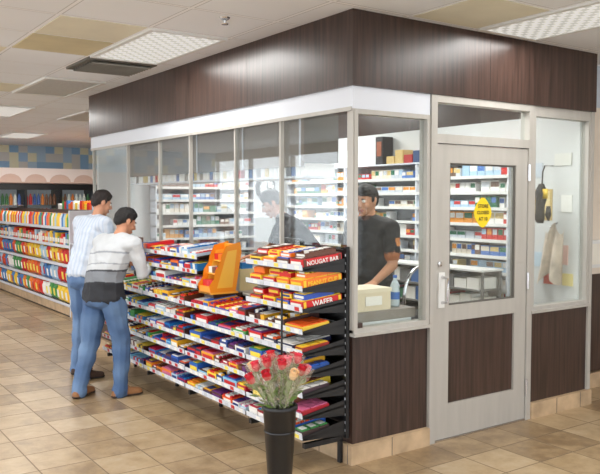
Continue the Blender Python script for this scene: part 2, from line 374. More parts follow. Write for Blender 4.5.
def tray(y,w,z,c1,c2,h=.05,dp=.26,off=.0,kind=0,depth=.33,word=None,end=False,lift=0,c3=None):
    xb=-.03; P=Vector((xb,y,z))+dF*(depth-dp/2-.012-off)+nU*lift
    B=lambda s,yy,zz,d,col: rack.box(P+dF*s+Vector((0,yy,0))+nU*zz,d,RS,1,col)
    c3=c3 or random.choice([WHT,WHT,L((250,220,70)),c2,L((40,60,130)),L((206,28,34))])
    if kind==0:
        B(0,0,.004,(dp,w,.006),c1); B(dp/2,0,h*.4,(.004,w,h*.8),c1); B(-dp/2,0,h*.5,(.004,w,h),c1)
        B(0,w/2-.002,h*.42,(dp,.003,h*.84),c1); B(0,-w/2+.002,h*.42,(dp,.003,h*.84),c1)
        n=max(4,int(dp/.032))
        for k in range(n):
            if random.random()<.08: continue
            B(-dp/2+.02+k*(dp-.035)/(n-1),random.uniform(-.003,.003),h*.5+random.uniform(0,.006),(.02,w-.014,h*.85),c2)
            B(-dp/2+.02+k*(dp-.035)/(n-1),0,h*.5+.005,(.021,(w-.014)*.5,h*.87),c3)
        B(dp/2+.003,0,h*.4,(.002,w*.7,h*.4),c3)
    elif kind==1:
        B(0,0,h/2,(dp,w,h),c1)
        for k in range(3): B(-dp/2+dp*(k+.5)/3,0,h+.003,(dp/3-.008,w-.02,.006),c2); B(-dp/2+dp*(k+.5)/3,0,h+.007,(dp/5,w*.5,.003),c3)
        B(dp/2+.002,0,h*.5,(.002,w*.8,h*.5),c3)
    else:
        n=max(2,int(w/.035))
        for k in range(n):
            B(0,-w/2+w*(k+.5)/n,h*.45,(dp,w/n-.006,h*.8),c1 if k%2 else c2)
            B(dp*.2,-w/2+w*(k+.5)/n,h*.86,(dp*.4,w/n-.01,.004),c3)
    if word:
        tc_=c3
        Mx=Matrix.Translation(P+dF*(dp/2+.006)+nU*(h*.45))@Matrix(((0,0,-ca,0),(-1,0,0,0),(0,1,0,0),(0,0,0,1)))
        if w>.12: rack.text(word,min(h*.7,w*1.3/max(1,len(word))),Mx,1,tc_)
        if end:
            Me=Matrix.Translation(P+Vector((0,-w/2-.004,0))+nU*(h*.5))@Matrix(((ca,-sa,0,0),(0,0,-1,0),(sa,ca,0,0),(0,0,0,1)))
            B(dp*.44,-w/2-.002,h*.5,(dp*.06,.003,h*.9),c2); B(-dp*.44,-w/2-.002,h*.5,(dp*.06,.003,h*.9),c2)
            rack.text(word,min(h*.95,dp*1.25/len(word)),Me,1,tc_)
def fillrow(y0,y1,z,cols=None,hmul=1,depth=.33,first=None):
    y=y0+.012; k=0
    while y<y1-.07:
        w=random.choice([.085,.1,.12,.14,.16,.19]); w=min(w,y1-y-.01)
        c1=pick(cols if random.random()<.7 else None);c2=pick(cols if random.random()<.4 else None)
        if k==0 and first: tray(y+w/2,w,z,L(first),c2,h=.035,dp=.2,kind=1,depth=depth)
        else: tray(y+w/2,w,z,c1,c2,h=random.uniform(.035,.07)*hmul,dp=random.uniform(.22,.3)*depth/.33,kind=random.choice([0,0,1,1,2]),depth=depth)
        y+=w+random.uniform(.004,.012); k+=1
low=[.245+.128*i for i in range(6)]
warm=[(206,28,34),(230,90,24),(240,180,40),(248,216,70),(186,24,60),(236,232,224),(110,60,40),(90,50,40)]
cool=[(50,100,190),(30,120,190),(70,160,80),(236,232,224),(40,46,80),(140,200,230),(206,28,34),(240,180,40),(30,60,130)]
dark=[(90,50,40),(40,46,80),(236,232,224),(150,20,40),(70,40,34),(240,180,40),(110,60,40),(60,30,40),(60,90,170)]
secs=[(.03,.68),(.70,1.6),(1.62,2.4),(2.42,3.4)]
for si,(a,c) in enumerate(secs):
    for i,z in enumerate(low):
        shelf(a,c,z,endplate=(si==0))
        pal={0:[dark,warm,dark,None,cool,dark][i],1:[warm,cool,None,dark,cool,warm][i],2:[None,cool,cool,cool,warm,dark][i],3:[cool,warm,cool,None,cool,cool][i]}[si]
        fillrow(a,c,z,pal,first=((60,44,44),(170,30,44),(70,50,60),(40,80,150),(150,40,30),(230,190,60))[i] if si==0 else None)
Y_=(248,206,50);Rd=(206,28,34);Or=(240,120,28);Bl=(40,80,180);Br=(100,56,38);Wh=(240,238,232)
for i,z in enumerate((1.02,1.145,1.27)):
    shelf(.03,.68,z)
    rows=[[(.11,.13,Rd,Y_,"WAFER",Wh,.05),(.26,.14,Bl,Rd,None,Y_,.045),(.42,.14,Y_,Rd,"NUTS",Rd,.05),(.58,.14,Rd,Br,None,Y_,.04)],
        [(.11,.13,Or,Y_,"PEANUT CUP",Y_,.055),(.26,.14,Or,Y_,"CUPS",Y_,.05),(.42,.14,Rd,Y_,"KRUNCH",Wh,.045),(.58,.14,Y_,Or,None,Rd,.05)],
        [(.11,.13,Rd,Br,"NOUGAT BAR",Wh,.055),(.26,.14,Br,Bl,"CARAMEL",Wh,.05),(.42,.14,Or,Y_,"NUTTY",Wh,.045),(.58,.14,Y_,Br,None,Br,.045)]][i]
    for k,(y,w,c1,c2,wd,c3,h) in enumerate(rows):
        tray(y,w,z,L(c1),L(c2),h=h,dp=.3-.015*k,kind=1,word=wd,end=(k==0),c3=L(c3))
        tray(y,w-.01,z,L(rows[(k+1)%4][2]),L(c2),h=.032,dp=.22,kind=random.choice([0,1]),lift=h+.007,off=random.uniform(.02,.06))
for i,z in enumerate((1.02,1.13,1.24)):
    shelf(1.46,2.5,z,.30)
    fillrow(1.46,2.5,z,[[(40,110,200),Bl,Rd,Wh,(120,180,220)],[Rd,Or,Y_,Wh,Bl],[Br,Rd,Y_,Wh,Or,Bl]][i],1.15,.30)
for y in (.03,.69,1.46,1.61,2.41,3.4):
    zt=1.36 if y in (.03,.69) else (1.3 if y in (1.46,2.41) else .95)
    rack.bb((-.034,y-.012,.16),(-.012,y+.012,zt),0)
    for k in range(int((zt-.2)/.05)): rack.bb((-.036,y-.003,.2+k*.05),(-.033,y+.003,.215+k*.05),2)
rack.bb((-.012,.03,.16),(-.002,3.4,.92),0); rack.bb((-.024,.03,.92),(-.02,.68,1.34),0)
for y in (.06,.69,1.61,2.41,3.36): rack.bb((-.33,y-.015,.14),(-.04,y+.015,.17),0); rack.bb((-.06,y-.015,0),(-.04,y+.015,.15),0)
rack.obj('candy_rack',[M_black,M_pack,M_hdr])

b=MB(); OR=L((244,150,30)); OR2=L((250,176,60)); S0,S1=1.24,1.42
for s in (S0,S1):
    for e in (0,.008):
        b.face([(-.12,s+e,.97),(-.33,s+e,.97),(-.34,s+e,1.02),(-.30,s+e,1.07),(-.29,s+e,1.13),(-.25,s+e,1.18),(-.24,s+e,1.23),(-.20,s+e,1.31),(-.08,s+e,1.335),(-.07,s+e,1.26)],0,OR)
        b.face([(-.15,s-.001+e*1.4,1.0),(-.28,s-.001+e*1.4,1.0),(-.19,s-.001+e*1.4,1.27),(-.11,s-.001+e*1.4,1.28)],0,L((250,190,70)))
b.bb((-.33,S0,.955),(-.10,S1+.008,.97),0,OR2); b.bb((-.33,S0+.01,.955),(-.32,S1,1.01),0,OR)
b.box((-.14,(S0+S1)/2+.004,1.14),(.012,S1-S0-.01,.37),Matrix.Rotation(math.radians(10),3,'Y'),0,OR)
for k in range(3):
    b.bb((-.31+k*.05,S0+.01,1.0+k*.095),(-.2+k*.04,S1,1.01+k*.095),0,OR2)
    for j in range(3): b.bb((-.305+k*.05,S0+.012+j*.056,1.01+k*.095),(-.24+k*.05,S0+.062+j*.056,1.055+k*.095),0,pick([Rd,Or,Y_,Br,Wh]))
b.bb((-.3,S0+.02,.925),(-.05,S1-.02,.955),0,L((60,40,30)))
b.obj('counter_display_stand',[M_pack])

# ---------------------------------------------------------------- booth interior
b=MB(); b.bb((.09,.09,.86),(.62,4.38,.925),0); b.bb((.12,.09,0),(.58,4.38,.86),1); b.obj('service_counter',[M_counter,M_wallw],bevel=.004)
def packs(name,axis,a0,a1,rows,fixed,depth,sgn,z0,dz,mat=M_pack,dens=.85,pale=0):
    b=MB()
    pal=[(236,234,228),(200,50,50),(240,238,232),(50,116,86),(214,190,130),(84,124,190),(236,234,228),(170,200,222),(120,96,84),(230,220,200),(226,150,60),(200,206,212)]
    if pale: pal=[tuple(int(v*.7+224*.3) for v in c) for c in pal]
    def bx(p0,p1,d0,d1,zz0,zz1,m,col=(.8,.8,.8)):
        if axis=='y': b.bb((fixed+sgn*d0,p0,zz0),(fixed+sgn*d1,p1,zz1),m,col)
        else: b.bb((p0,fixed+sgn*d0,zz0),(p1,fixed+sgn*d1,zz1),m,col)
    bx(a0,a1,0.001,.01,z0-.05,z0+rows*dz,3)
    for r in range(rows):
        z=z0+r*dz
        bx(a0,a1,.01,depth,z-.012,z,1); bx(a0,a1,depth,depth+.005,z-.022,z+.006,2)
        p=a0+.01; c=None; run=0
        while p<a1-.12:
            if run<=0:
                c=random.choice(pal); run=random.randint(1,5); wd=random.choice([.056,.056,.056,.085,.1]); ht=random.uniform(.06,dz-.03) ; dd=random.uniform(.02,.06)
                if random.random()>dens: p+=random.uniform(.05,.2); run=0; continue
            run-=1
            bx(p,p+wd,.03,depth-dd,z,z+ht,0,L(c))
            c2=random.choice(pal)
            bx(p+.004,p+wd-.004,depth-dd,depth-dd+.002,z+ht*.45,z+ht*.9,0,L(c2))
            p+=wd+.006
    n=int((a1-a0)/.9)
    for k in range(n+1):
        p=a0+(a1-a0-.015)*k/n; bx(p,p+.015,.01,depth,z0-.05,z0+rows*dz,1)
    bx(a0,a1,.01,depth,z0+rows*dz,z0+rows*dz+.015,1)
    b.obj(name,[mat,M_hdr,M_white,plain('shelf_back_grey',(150,150,150),.6)])
packs('cigarette_shelf','y',.62,4.0,9,W-.06,.17,-1,.74,.14,dens=.85)
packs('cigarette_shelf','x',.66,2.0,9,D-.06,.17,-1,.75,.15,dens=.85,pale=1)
b=MB()
b.bb((.3,.95,1.93),(.62,4.3,2.3),1); b.bb((.27,.95,1.90),(.3,4.3,2.3),0)  # added rack; its grey panels stand in for a reflection in the glass
for k in range(5): b.bb((.262,.95+k*.83,1.90),(.27,.965+k*.83,2.3),2)
for k in range(5): b.bb((.44,1.0+k*.8,2.3),(.46,1.02+k*.8,CEIL),2)
for k in range(52):
    if random.random()<.25: continue
    b.bb((.32,.97+k*.063,1.83),(.6,1.025+k*.063,1.925),3,L(random.choice([(236,234,228),(206,80,80),(212,190,130),(110,140,190),(236,234,228),(240,240,240)])))
b.bb((.29,.95,1.815),(.62,4.3,1.83),2)
b.obj('added_overhead_rack',[plain('reflection_grey',(128,118,110),.3),M_alud,M_hdr,M_pack])
b=MB()
for k in range(13):
    y=1.55+k*.22; h=random.uniform(.12,.3)
    if y+.16>4.35: break
    c=random.choice([(232,228,220),(200,210,220),(206,90,80),(90,120,170),(220,200,150),(240,240,240)])
    b.bb((.1,y,.925),(.26,y+.16,.925+h),0,L(c)); b.bb((.098,y+.02,.925+h*.3),(.1,y+.14,.925+h*.8),0,WHT)
    for j in range(4): b.bb((.12,y+.01+j*.036,.925+h),(.22,y+.04+j*.036,.925+h+.05),0,pick())
b.obj('counter_merchandise',[M_pack])
b=MB(); b.bb((.12,.8,.925),(.5,1.2,1.03),0); b.box((.3,1.0,1.06),(.28,.3,.04),Matrix.Rotation(.2,3,'Y'),0)
b.tube([(.2,1.0,1.03),(.2,1.0,1.2)],.02,8,0); b.box((.2,1.0,1.26),(.03,.34,.22),Matrix.Rotation(-.15,3,'Y'),0); b.box((.218,1.0,1.26),(.004,.3,.18),Matrix.Rotation(-.15,3,'Y'),1)
for i in range(5):
    for j in range(6): b.box((.22+i*.035,.9+j*.035,1.085),(.024,.024,.012),Matrix.Rotation(.2,3,'Y'),2)
b.obj('cash_register',[M_black,plain('screen',(60,80,110),.2,emit=.3),M_white],bevel=.003)
b=MB(); b.bb((.12,.12,.925),(.42,.34,1.06),0,L((226,212,184))); b.bb((.115,.115,1.045),(.425,.345,1.07),0,L((232,220,196))); b.bb((.2,.114,.96),(.34,.116,1.02),0,L((240,236,228)))
b.obj('cardboard_box',[M_packm])
b=MB(); b.lathe([(.03,0),(.034,.01),(.034,.1),(.03,.12),(.034,.14),(.02,.17),(.013,.18),(.013,.2)],(.53,.2,.925),None,14,0); b.lathe([(.015,0),(.015,.018)],(.53,.2,1.12),None,12,1); b.lathe([(.0345,.05),(.0345,.1)],(.53,.2,.925),None,14,1,cap=False)
b.obj('water_bottle',[plain('clear_plastic',(200,214,220),.1),plain('blue_cap',(60,110,190),.4)],smooth=True)
b=MB(); b.bb((2.353,.30,1.48),(2.36,.56,1.74),0,L((206,180,120))); b.bb((2.349,.32,1.50),(2.353,.54,1.72),0,L((236,216,160))); b.obj('notice_paper',[M_packm])
b=MB()
vs=[];n=12
for i in range(n+1):
    for j in range(9):
        u=i/n; v=j/8; vs.append((2.27+.03*math.sin(u*14)*(.4+v)+.02*v, .12+.26*u*(.7+.3*v)+.03*v, 1.42-.42*v-.05*math.sin(u*9)))
b.mesh(vs,[(i*9+j,(i+1)*9+j,(i+1)*9+j+1,i*9+j+1) for i in range(n) for j in range(8)],0)
b.tube([(2.36,.25,1.46),(2.29,.25,1.44),(2.27,.25,1.42)],.008,8,1)
b.obj('hanging_coat',[plain('cream_cloth',(200,186,170),.8,bump=.5,nscale=12,noise_amt=.25),M_chrome],smooth=True)
b=MB(); b.lathe([(.02,0),(.04,.04),(.032,.14),(.045,.24),(.02,.32)],(2.18,.28,1.46),None,10,0,wob=.35); b.lathe([(.005,-.02),(.025,.03),(.015,.1)],(2.19,.21,1.5),None,10,0,wob=.3); b.tube([(2.18,.27,1.76),(2.2,.28,1.88),(2.25,.3,1.92)],.006,6,0); b.tube([(2.36,.3,1.93),(2.24,.3,1.93)],.006,6,1)
b.lathe([(.02,0),(.022,.01),(.022,.05)],(2.17,.34,1.62),None,10,2); b.bb((2.16,.2,1.66),(2.165,.25,1.74),2)
b.obj('hanging_bag',[plain('black_nylon',(40,38,38),.6,bump=.3,nscale=10),M_chrome,plain('yellow_tag',(226,190,60),.5)],smooth=True)
b=MB()
for (y,z,w,h,c) in ((.16,1.62,.1,.14,(240,240,236)),(.2,1.2,.12,.16,(230,190,180)),(.42,1.15,.1,.12,(190,210,225)),(.3,1.0,.14,.1,(220,90,80)),(.14,1.0,.1,.1,(236,220,150)),(.47,1.9,.14,.12,(200,210,220)),(.2,1.98,.16,.1,(222,222,216))):
    b.bb((2.351,y-w/2,z-h/2),(2.359,y+w/2,z+h/2),0,L(c))
b.obj('posted_notes',[M_packm])
b=MB(); cx,cy=1.32,.75
pts=[]
for i in range(15):
    a=math.pi*i/14; pts.append((cx-.2*math.cos(a),cy,.78+.34*math.sin(a)**.7))
b.tube([(cx-.2,cy,0)]+pts+[(cx+.2,cy,0)],.014,8,0)
b.tube([(cx-.2,cy+.36,0),(cx-.2,cy+.34,.62),(cx-.2,cy,.62)],.013,8,0); b.tube([(cx+.2,cy+.36,0),(cx+.2,cy+.34,.62),(cx+.2,cy,.62)],.013,8,0)
b.box((cx,cy+.18,.64),(.4,.36,.05),None,1); b.tube([(cx-.2,cy,.25),(cx+.2,cy,.25)],.01,8,0)
b.obj('stool_with_back',[M_chrome,M_black])
b=MB()
for k in range(6):
    z=.1+k*.16
    b.bb((1.85,.62,z-.015),(2.12,4.0,z),0)
    y=.65
    while y<3.9:
        w=random.uniform(.06,.16); b.bb((1.87,y,z),(2.09,y+w-.01,z+random.uniform(.07,.13)),1,random.choice([pick([(206,50,50),(240,180,60),(60,120,90),(70,110,170),(236,232,224)]),WHT,L((70,110,70)),L((120,120,120))])); y+=w
b.bb((2.09,.62,.0),(2.12,4.0,1.05),0)
for y in (.61,1.7,2.8,4.0): b.bb((1.86,y-.01,0),(1.88,y+.01,1.05),0)
b.bb((1.85,.6,1.05),(2.12,4.0,1.065),2)
b.obj('low_storage_shelf',[plain('grey_shelf',(120,120,118),.5),M_pack,M_white])
b=MB()
for k in range(12):
    b.bb((2.2,.65+k*.13,2.016),(2.34,.76+k*.13,2.09+random.uniform(0,.06)),0,pick([(180,60,60),(60,80,120),(206,180,120),(236,232,224),(60,120,110)]))
b.obj('stacked_cartons',[M_pack])
b=MB(); b.bb((2.2,2.25,2.016),(2.34,2.36,2.3),0,L((40,36,40)));b.bb((2.195,2.27,2.1),(2.2,2.34,2.25),0,L((150,80,50))); b.obj('wall_display_sign',[M_packm])
R=Matrix.Rotation(math.pi/2,3,'X'); c=(2.235,4.56,1.80)
b=MB(); b.lathe([(.14,-.03),(.14,.03),(.112,.035)],c,R,28,0); b.lathe([(.111,.0365),(.0,.0365)],c,R,28,1,cap=False)
b.box((c[0],c[1]-.039,c[2]+.04),(.012,.004,.08),None,0); b.box((c[0]+.03,c[1]-.039,c[2]),(.07,.004,.012),None,0)
for i in range(12):
    a=i*math.pi/6; b.box((c[0]+.096*math.sin(a),c[1]-.038,c[2]+.096*math.cos(a)),(.008,.003,.018),Matrix.Rotation(a,3,'Y'),0)
b.obj('wall_clock',[M_black,M_white])

# ---------------------------------------------------------------- snack gondola
b=MB(); X0,Y0,Y1=.42,6.85,12.0
b.bb((X0+.45,Y0,.16),(X0+.5,Y1,1.5),0); b.bb((X0,Y0,0),(X0+.95,Y1,.16),0)
b.bb((X0-.005,Y0,.02),(X0,Y1,.14),3)
RF=Matrix.Rotation(-math.pi/2,3,'Z')
bagpal=[(206,28,34),(232,120,30),(240,190,40),(214,40,40),(60,120,180),(236,200,60),(60,140,70),(230,90,30),(232,228,220),(240,236,230),(170,200,220)]
for r,z in enumerate((.16,.42,.70,.98,1.24)):
    dp=.45 if r==0 else .38
    b.bb((X0+.45-dp,Y0,z-.02),(X0+.45,Y1,z),2); b.bb((X0+.445-dp,Y0,z-.025),(X0+.45-dp,Y1,z+.018),2)
    y=Y0+.1
    while y<Y1-.1:
        if r<3:
            c=random.choice(bagpal); w=.19
            for k in range(random.choice((1,2))):
                for dd in (0,.1):
                    b.bag((X0+.53-dp+dd,y,z+.125-random.uniform(0,.02)),.18,.22,.09,RF@Matrix.Rotation(.12,3,'X')@Matrix.Rotation(random.uniform(-.06,.06),3,'Y') ,L(c),L(random.choice([(240,220,90),(240,236,230),(180,20,30)])),1)
                y+=w
                if y>Y1-.1: break
        elif r==3:
            w=random.choice([.08,.1,.12]); b.bb((X0+.1,y,z),(X0+.35,y+w-.01,z+random.uniform(.12,.2)),1,L(random.choice(bagpal))); b.bb((X0+.098,y+.01,z+.04),(X0+.1,y+w-.02,z+.1),1,WHT); y+=w
        else:
            c=random.choice(bagpal)
            b.lathe([(.032,0),(.034,.01),(.034,.14),(.02,.18),(.014,.19),(.014,.21)],(X0+.15,y,z),None,8,1,L(c)); b.lathe([(.032,0),(.034,.01),(.034,.14),(.02,.18),(.014,.21)],(X0+.24,y+.03,z),None,8,1,L(random.choice(bagpal))); y+=.085
b.bb((X0,Y0-.04,0),(X0+.95,Y0,1.5),2)
for r,z in enumerate((.16,.45,.75,1.05)):
    b.bb((X0,Y0-.4,z-.02),(X0+.95,Y0-.04,z),2); b.bb((X0,Y0-.41,z-.03),(X0+.95,Y0-.4,z+.015),2)
    for k in range(5): b.bag((X0+.1+k*.19,Y0-.28,z+.13),.18,.25,.1,Matrix.Rotation(.1,3,'X'),L(random.choice([(206,28,34),(214,40,40),(230,90,30),(240,236,230)])),L((240,236,230)),1)
b.bb((X0,Y0-.4,0),(X0+.95,Y0-.04,.14),3)
b.obj('snack_gondola',[M_black,M_pack,M_hdr,M_stone])

b=MB(); CX0,CX1=-.2,5.0
b.bb((CX0,12.25,0),(CX1+.7,12.3,.18),0); b.bb((CX0,12.25,1.86),(CX1+.7,12.35,1.98),0); b.bb((CX0,12.85,.0),(CX1+.7,12.95,1.98),3)
x=CX0
while x<CX1:
    b.bb((x,12.22,.18),(x+.05,12.28,1.86),0); b.bb((x+.05,12.25,.2),(x+.7,12.255,1.86),2); b.tube([(x+.1,12.2,.9),(x+.1,12.2,1.3)],.01,6,4)
    b.bb((x,12.28,.0),(x+.02,12.85,1.98),0)
    for z in (.25,.6,.93,1.25,1.55):
        b.bb((x,12.3,z-.015),(x+.72,12.82,z),4)
        for k in range(8):
            c=random.choice([(200,40,40),(60,110,60),(230,190,60),(60,90,160),(230,230,225),(120,70,40),(220,120,40)])
            b.lathe([(.032,0),(.036,.01),(.036,.15),(.016,.2),(.016,.23)],(x+.08+k*.082,12.4,z),None,8,1,L(c))
    x+=.72
b.obj('beverage_cooler',[M_black,M_pack,M_glass2,plain('cooler_back_glow',(190,196,204),.5,emit=.12),M_chrome])  # back panel glows faintly, standing in for the lit cooler interior
b=MB()
b.bb((1.55,8.4,0),(2.5,11.4,.12),0); b.bb((2.0,8.4,.12),(2.04,11.4,1.55),0)
for z in (.12,.45,.78,1.1,1.4):
    b.bb((1.6,8.4,z-.02),(2.0,11.4,z),0); b.bb((1.595,8.4,z-.02),(1.6,11.4,z+.02),2); b.bb((1.6,8.35,z-.02),(2.45,8.4,z+.02),2)
    y=8.45
    while y<11.3:
        b.bb((1.63,y,z),(1.95,y+.11,z+random.uniform(.15,.26)),1,L(random.choice(bagpal))); y+=.13
b.obj('grocery_gondola',[M_black,M_pack,M_hdr])

# ---------------------------------------------------------------- flower bucket
bx,by=-.72,-.27
bk=MB()
bk.lathe([(.056,0),(.058,.01),(.09,.52),(.098,.525),(.098,.545),(.088,.55),(.084,.50),(.052,.03),(.0,.03)],(bx,by,0),None,28,0)
for z in (.12,.40): bk.lathe([(.058+z*.0615+.001,z),(.058+z*.0615+.004,z+.006),(.058+z*.0615+.001,z+.012)],(bx,by,0),None,28,0,cap=False)
bucket=bk.obj('flower_bucket',[plain('black_plastic',(26,27,30),.35)],smooth=True)
fl=MB()
rr=random.Random(3)
NF=18
for k in range(NF):
    a=k*2.4; q_=math.sqrt((k+.3)/NF)
    rim=Vector((bx+.062*q_*math.cos(a),by+.062*q_*math.sin(a),.53))
    top=Vector((bx+.175*q_*math.cos(a),by+.175*q_*math.sin(a),.80-.07*q_+rr.uniform(-.035,.03))); bot=Vector((bx+.03*math.cos(a),by+.03*math.sin(a),.06))
    d=(top-rim).normalized(); R=d.to_track_quat('Z','Y').to_matrix(); ln=(top-rim).length
    fl.tube([bot,rim,rim.lerp(top,.6),top],.0035,6,1)
    fl.lathe([(.010,-ln+.01),(.020,-ln*.6),(.034,-.03),(.043,.03)],top,R,12,2,cap=False,wob=.05)
    red=random.choice([(206,34,54),(224,54,74),(222,70,90),(206,26,40),(236,130,140),(196,20,40),(240,200,150)])
    fl.lathe([(.004,-.020),(.018,-.010),(.024,.012),(.020,.03),(.025,.038)],top,R,10,0,L(red),cap=False,wob=.12)
    fl.lathe([(.004,-.012),(.014,0),(.018,.020),(.014,.040)],top,R@Matrix.Rotation(.6,3,'Z'),8,0,L([min(255,v+18) for v in red]),cap=False,wob=.18)
    fl.lathe([(.003,0),(.009,.014),(.009,.030),(.003,.045)],top,R,8,0,L([int(v*.8) for v in red]),wob=.2)
    for j in range(5):
        aa=j*1.256; q=R@Vector((.018*math.cos(aa),.018*math.sin(aa),-.03)); 
        fl.face([top+R@Vector((0,0,-.02)),top+q+R@Vector((.006*math.sin(aa),-.006*math.cos(aa),0)),top+R@Vector((.026*math.cos(aa),.026*math.sin(aa),-.05))],1)
    for j in range(6):
        z=-.045-.032*j; aa=rr.uniform(0,6.28); s=.055
        o=Vector((math.cos(aa),math.sin(aa),.8)); t=Vector((-math.sin(aa),math.cos(aa),0))
        fl.face([top+R@Vector((0,0,z)),top+R@(Vector((0,0,z))+o*s*.5+t*.017),top+R@(Vector((0,0,z))+o*s),top+R@(Vector((0,0,z))+o*s*.5-t*.017)],1)
M_cel=bpy.data.materials.new('cellophane'); M_cel.use_nodes=True; nt=M_cel.node_tree; nt.nodes.clear()
o=nt.nodes.new('ShaderNodeOutputMaterial'); t=nt.nodes.new('ShaderNodeBsdfTransparent'); p=nt.nodes.new('ShaderNodeBsdfPrincipled'); p.inputs['Base Color'].default_value=(.74,.68,.54,1); p.inputs['Roughness'].default_value=.2
m=nt.nodes.new('ShaderNodeMixShader'); m.inputs[0].default_value=.2; nt.links.new(t.outputs[0],m.inputs[1]); nt.links.new(p.outputs[0],m.inputs[2]); nt.links.new(m.outputs[0],o.inputs[0])
o=fl.obj('roses',[M_packm,plain('leaf_green',(104,132,66),.5),M_cel],bucket,smooth=True)
b=MB(); b.tube([(bx+.03,by+.03,.04),(bx+.035,by+.03,1.16)],.006,8,0); b.obj('sign_pole',[M_black],bucket)

# ---------------------------------------------------------------- people
M_fig=attrmat('cloth_and_skin',.75,bump=.25,nscale=40)
def ico(c,r,R=None):
    bm=bmesh.new(); bmesh.ops.create_icosphere(bm,subdivisions=2,radius=1)
    r=(r,r,r) if isinstance(r,(int,float)) else r
    out=[]
    for v in bm.verts:
        p=Vector((v.co.x*r[0],v.co.y*r[1],v.co.z*r[2])); out.append(Vector(c)+(R@p if R else p))
    bm.free(); return out
class Fig:
    def __init__(s): s.v=[];s.f=[];s.t=[]
    def hull(s,ells,tag,R=None):
        bm=bmesh.new()
        for e in ells:
            for p in ico(e[0],e[1],e[2] if len(e)>2 else R): bm.verts.new(p)
        r=bmesh.ops.convex_hull(bm,input=bm.verts)
        dead=[v for v in bm.verts if not v.link_faces]
        if dead: bmesh.ops.delete(bm,geom=dead,context='VERTS')
        bmesh.ops.recalc_face_normals(bm,faces=bm.faces)
        bm.verts.index_update(); n=len(s.v)
        s.v+=[v.co.copy() for v in bm.verts]
        for f in bm.faces: s.f.append(tuple(v.index+n for v in f.verts)); s.t.append(tag)
        bm.free()
    def cap(s,a,b,ra,rb,tag): s.hull([(a,ra),(b,rb)],tag)
    def hand(s,w,d,n,side,curl=.5,sc_=1.0):
        w=Vector(w); d=Vector(d).normalized(); n=Vector(n); n=(n-d*n.dot(d)).normalized(); sd=d.cross(n)*side
        k=sc_
        s.hull([(w,.024*k),(w+d*.03*k+sd*.015*k,.018*k),(w+d*.085*k+sd*.03*k,.012*k),(w+d*.08*k-sd*.032*k,.012*k)],'skin')
        for i,(off,ln) in enumerate(((.034,.072),(.0115,.08),(-.0115,.075),(-.034,.058))):
            p=w+d*.085*k+sd*off*k; dd=(d+sd*off*3).normalized(); rad=.0085*k
            for j,fr in enumerate((.45,.32,.23)):
                ang=curl*(.5+.5*j)
                dd=(dd*math.cos(ang)+n*math.sin(ang)).normalized(); q=p+dd*ln*fr*k
                s.cap(p,q,rad,rad*.93,'skin'); p=q; rad*=.93
        p=w+d*.02*k+sd*.028*k; dd=(d*.6+sd*.7+n*.35).normalized(); q=p+dd*.042*k; s.cap(p,q,.013*k,.0105*k,'skin')
        dd=(d*.8+sd*.2+n*.5).normalized(); s.cap(q,q+dd*.033*k,.0105*k,.0085*k,'skin')
    def head(s,c,pitch=0,yaw=0,roll=0,k=1.0):
        R=Euler((pitch,roll,yaw),'XYZ').to_matrix(); c=Vector(c)
        P=lambda x,y,z:c+R@(Vector((x,y,z))*k)
        r3=lambda *r:tuple(v*k for v in r)
        H=lambda es,tag:s.hull([(P(*e[0]),r3(*e[1]),R) for e in es],tag)
        H([((0,-.012,.035),(.074,.09,.086))],'skin')
        H([((0,.02,0),(.064,.068,.06)),((0,.045,-.07),(.036,.036,.03)),((0,-.02,-.03),(.058,.05,.05))],'skin')
        H([((0,.066,-.092),(.018,.014,.014))],'skin')
        H([((0,.088,.02),(.007,.008,.008)),((0,.106,-.02),(.012,.010,.008)),((0,.085,-.026),(.016,.01,.008))],'skin')
        for sx in (-1,1):
            H([((sx*.03,.078,.012),(.014,.009,.008))],'eyew'); H([((sx*.03,.086,.012),(.006,.004,.006))],'eye')
            H([((sx*.018,.088,.032),(.006,.005,.004)),((sx*.044,.078,.033),(.006,.005,.004))],'hair')
            H([((sx*.074,-.008,.01),(.008,.018,.022)),((sx*.072,-.002,-.018),(.007,.012,.012))],'skin')
            H([((sx*.035,.055,-.025),(.025,.025,.022))],'skin')
        H([((-.018,.082,-.055),(.006,.008,.004)),((0,.09,-.053),(.01,.009,.005)),((.018,.082,-.055),(.006,.008,.004))],'lips')
        H([((0,.086,-.064),(.014,.009,.005))],'lips')
        H([((0,-.012,.065),(.081,.090,.07)),((0,-.04,.03),(.08,.072,.07))],'hair')
        H([((0,-.062,-.01),(.064,.040,.042)),((0,-.04,.03),(.078,.066,.06))],'hair')
        H([((0,.05,.088),(.052,.03,.028)),((0,.0,.11),(.06,.05,.03))],'hair')
        for sx in (-1,1): H([((sx*.07,.012,.03),(.012,.014,.03))],'hair')
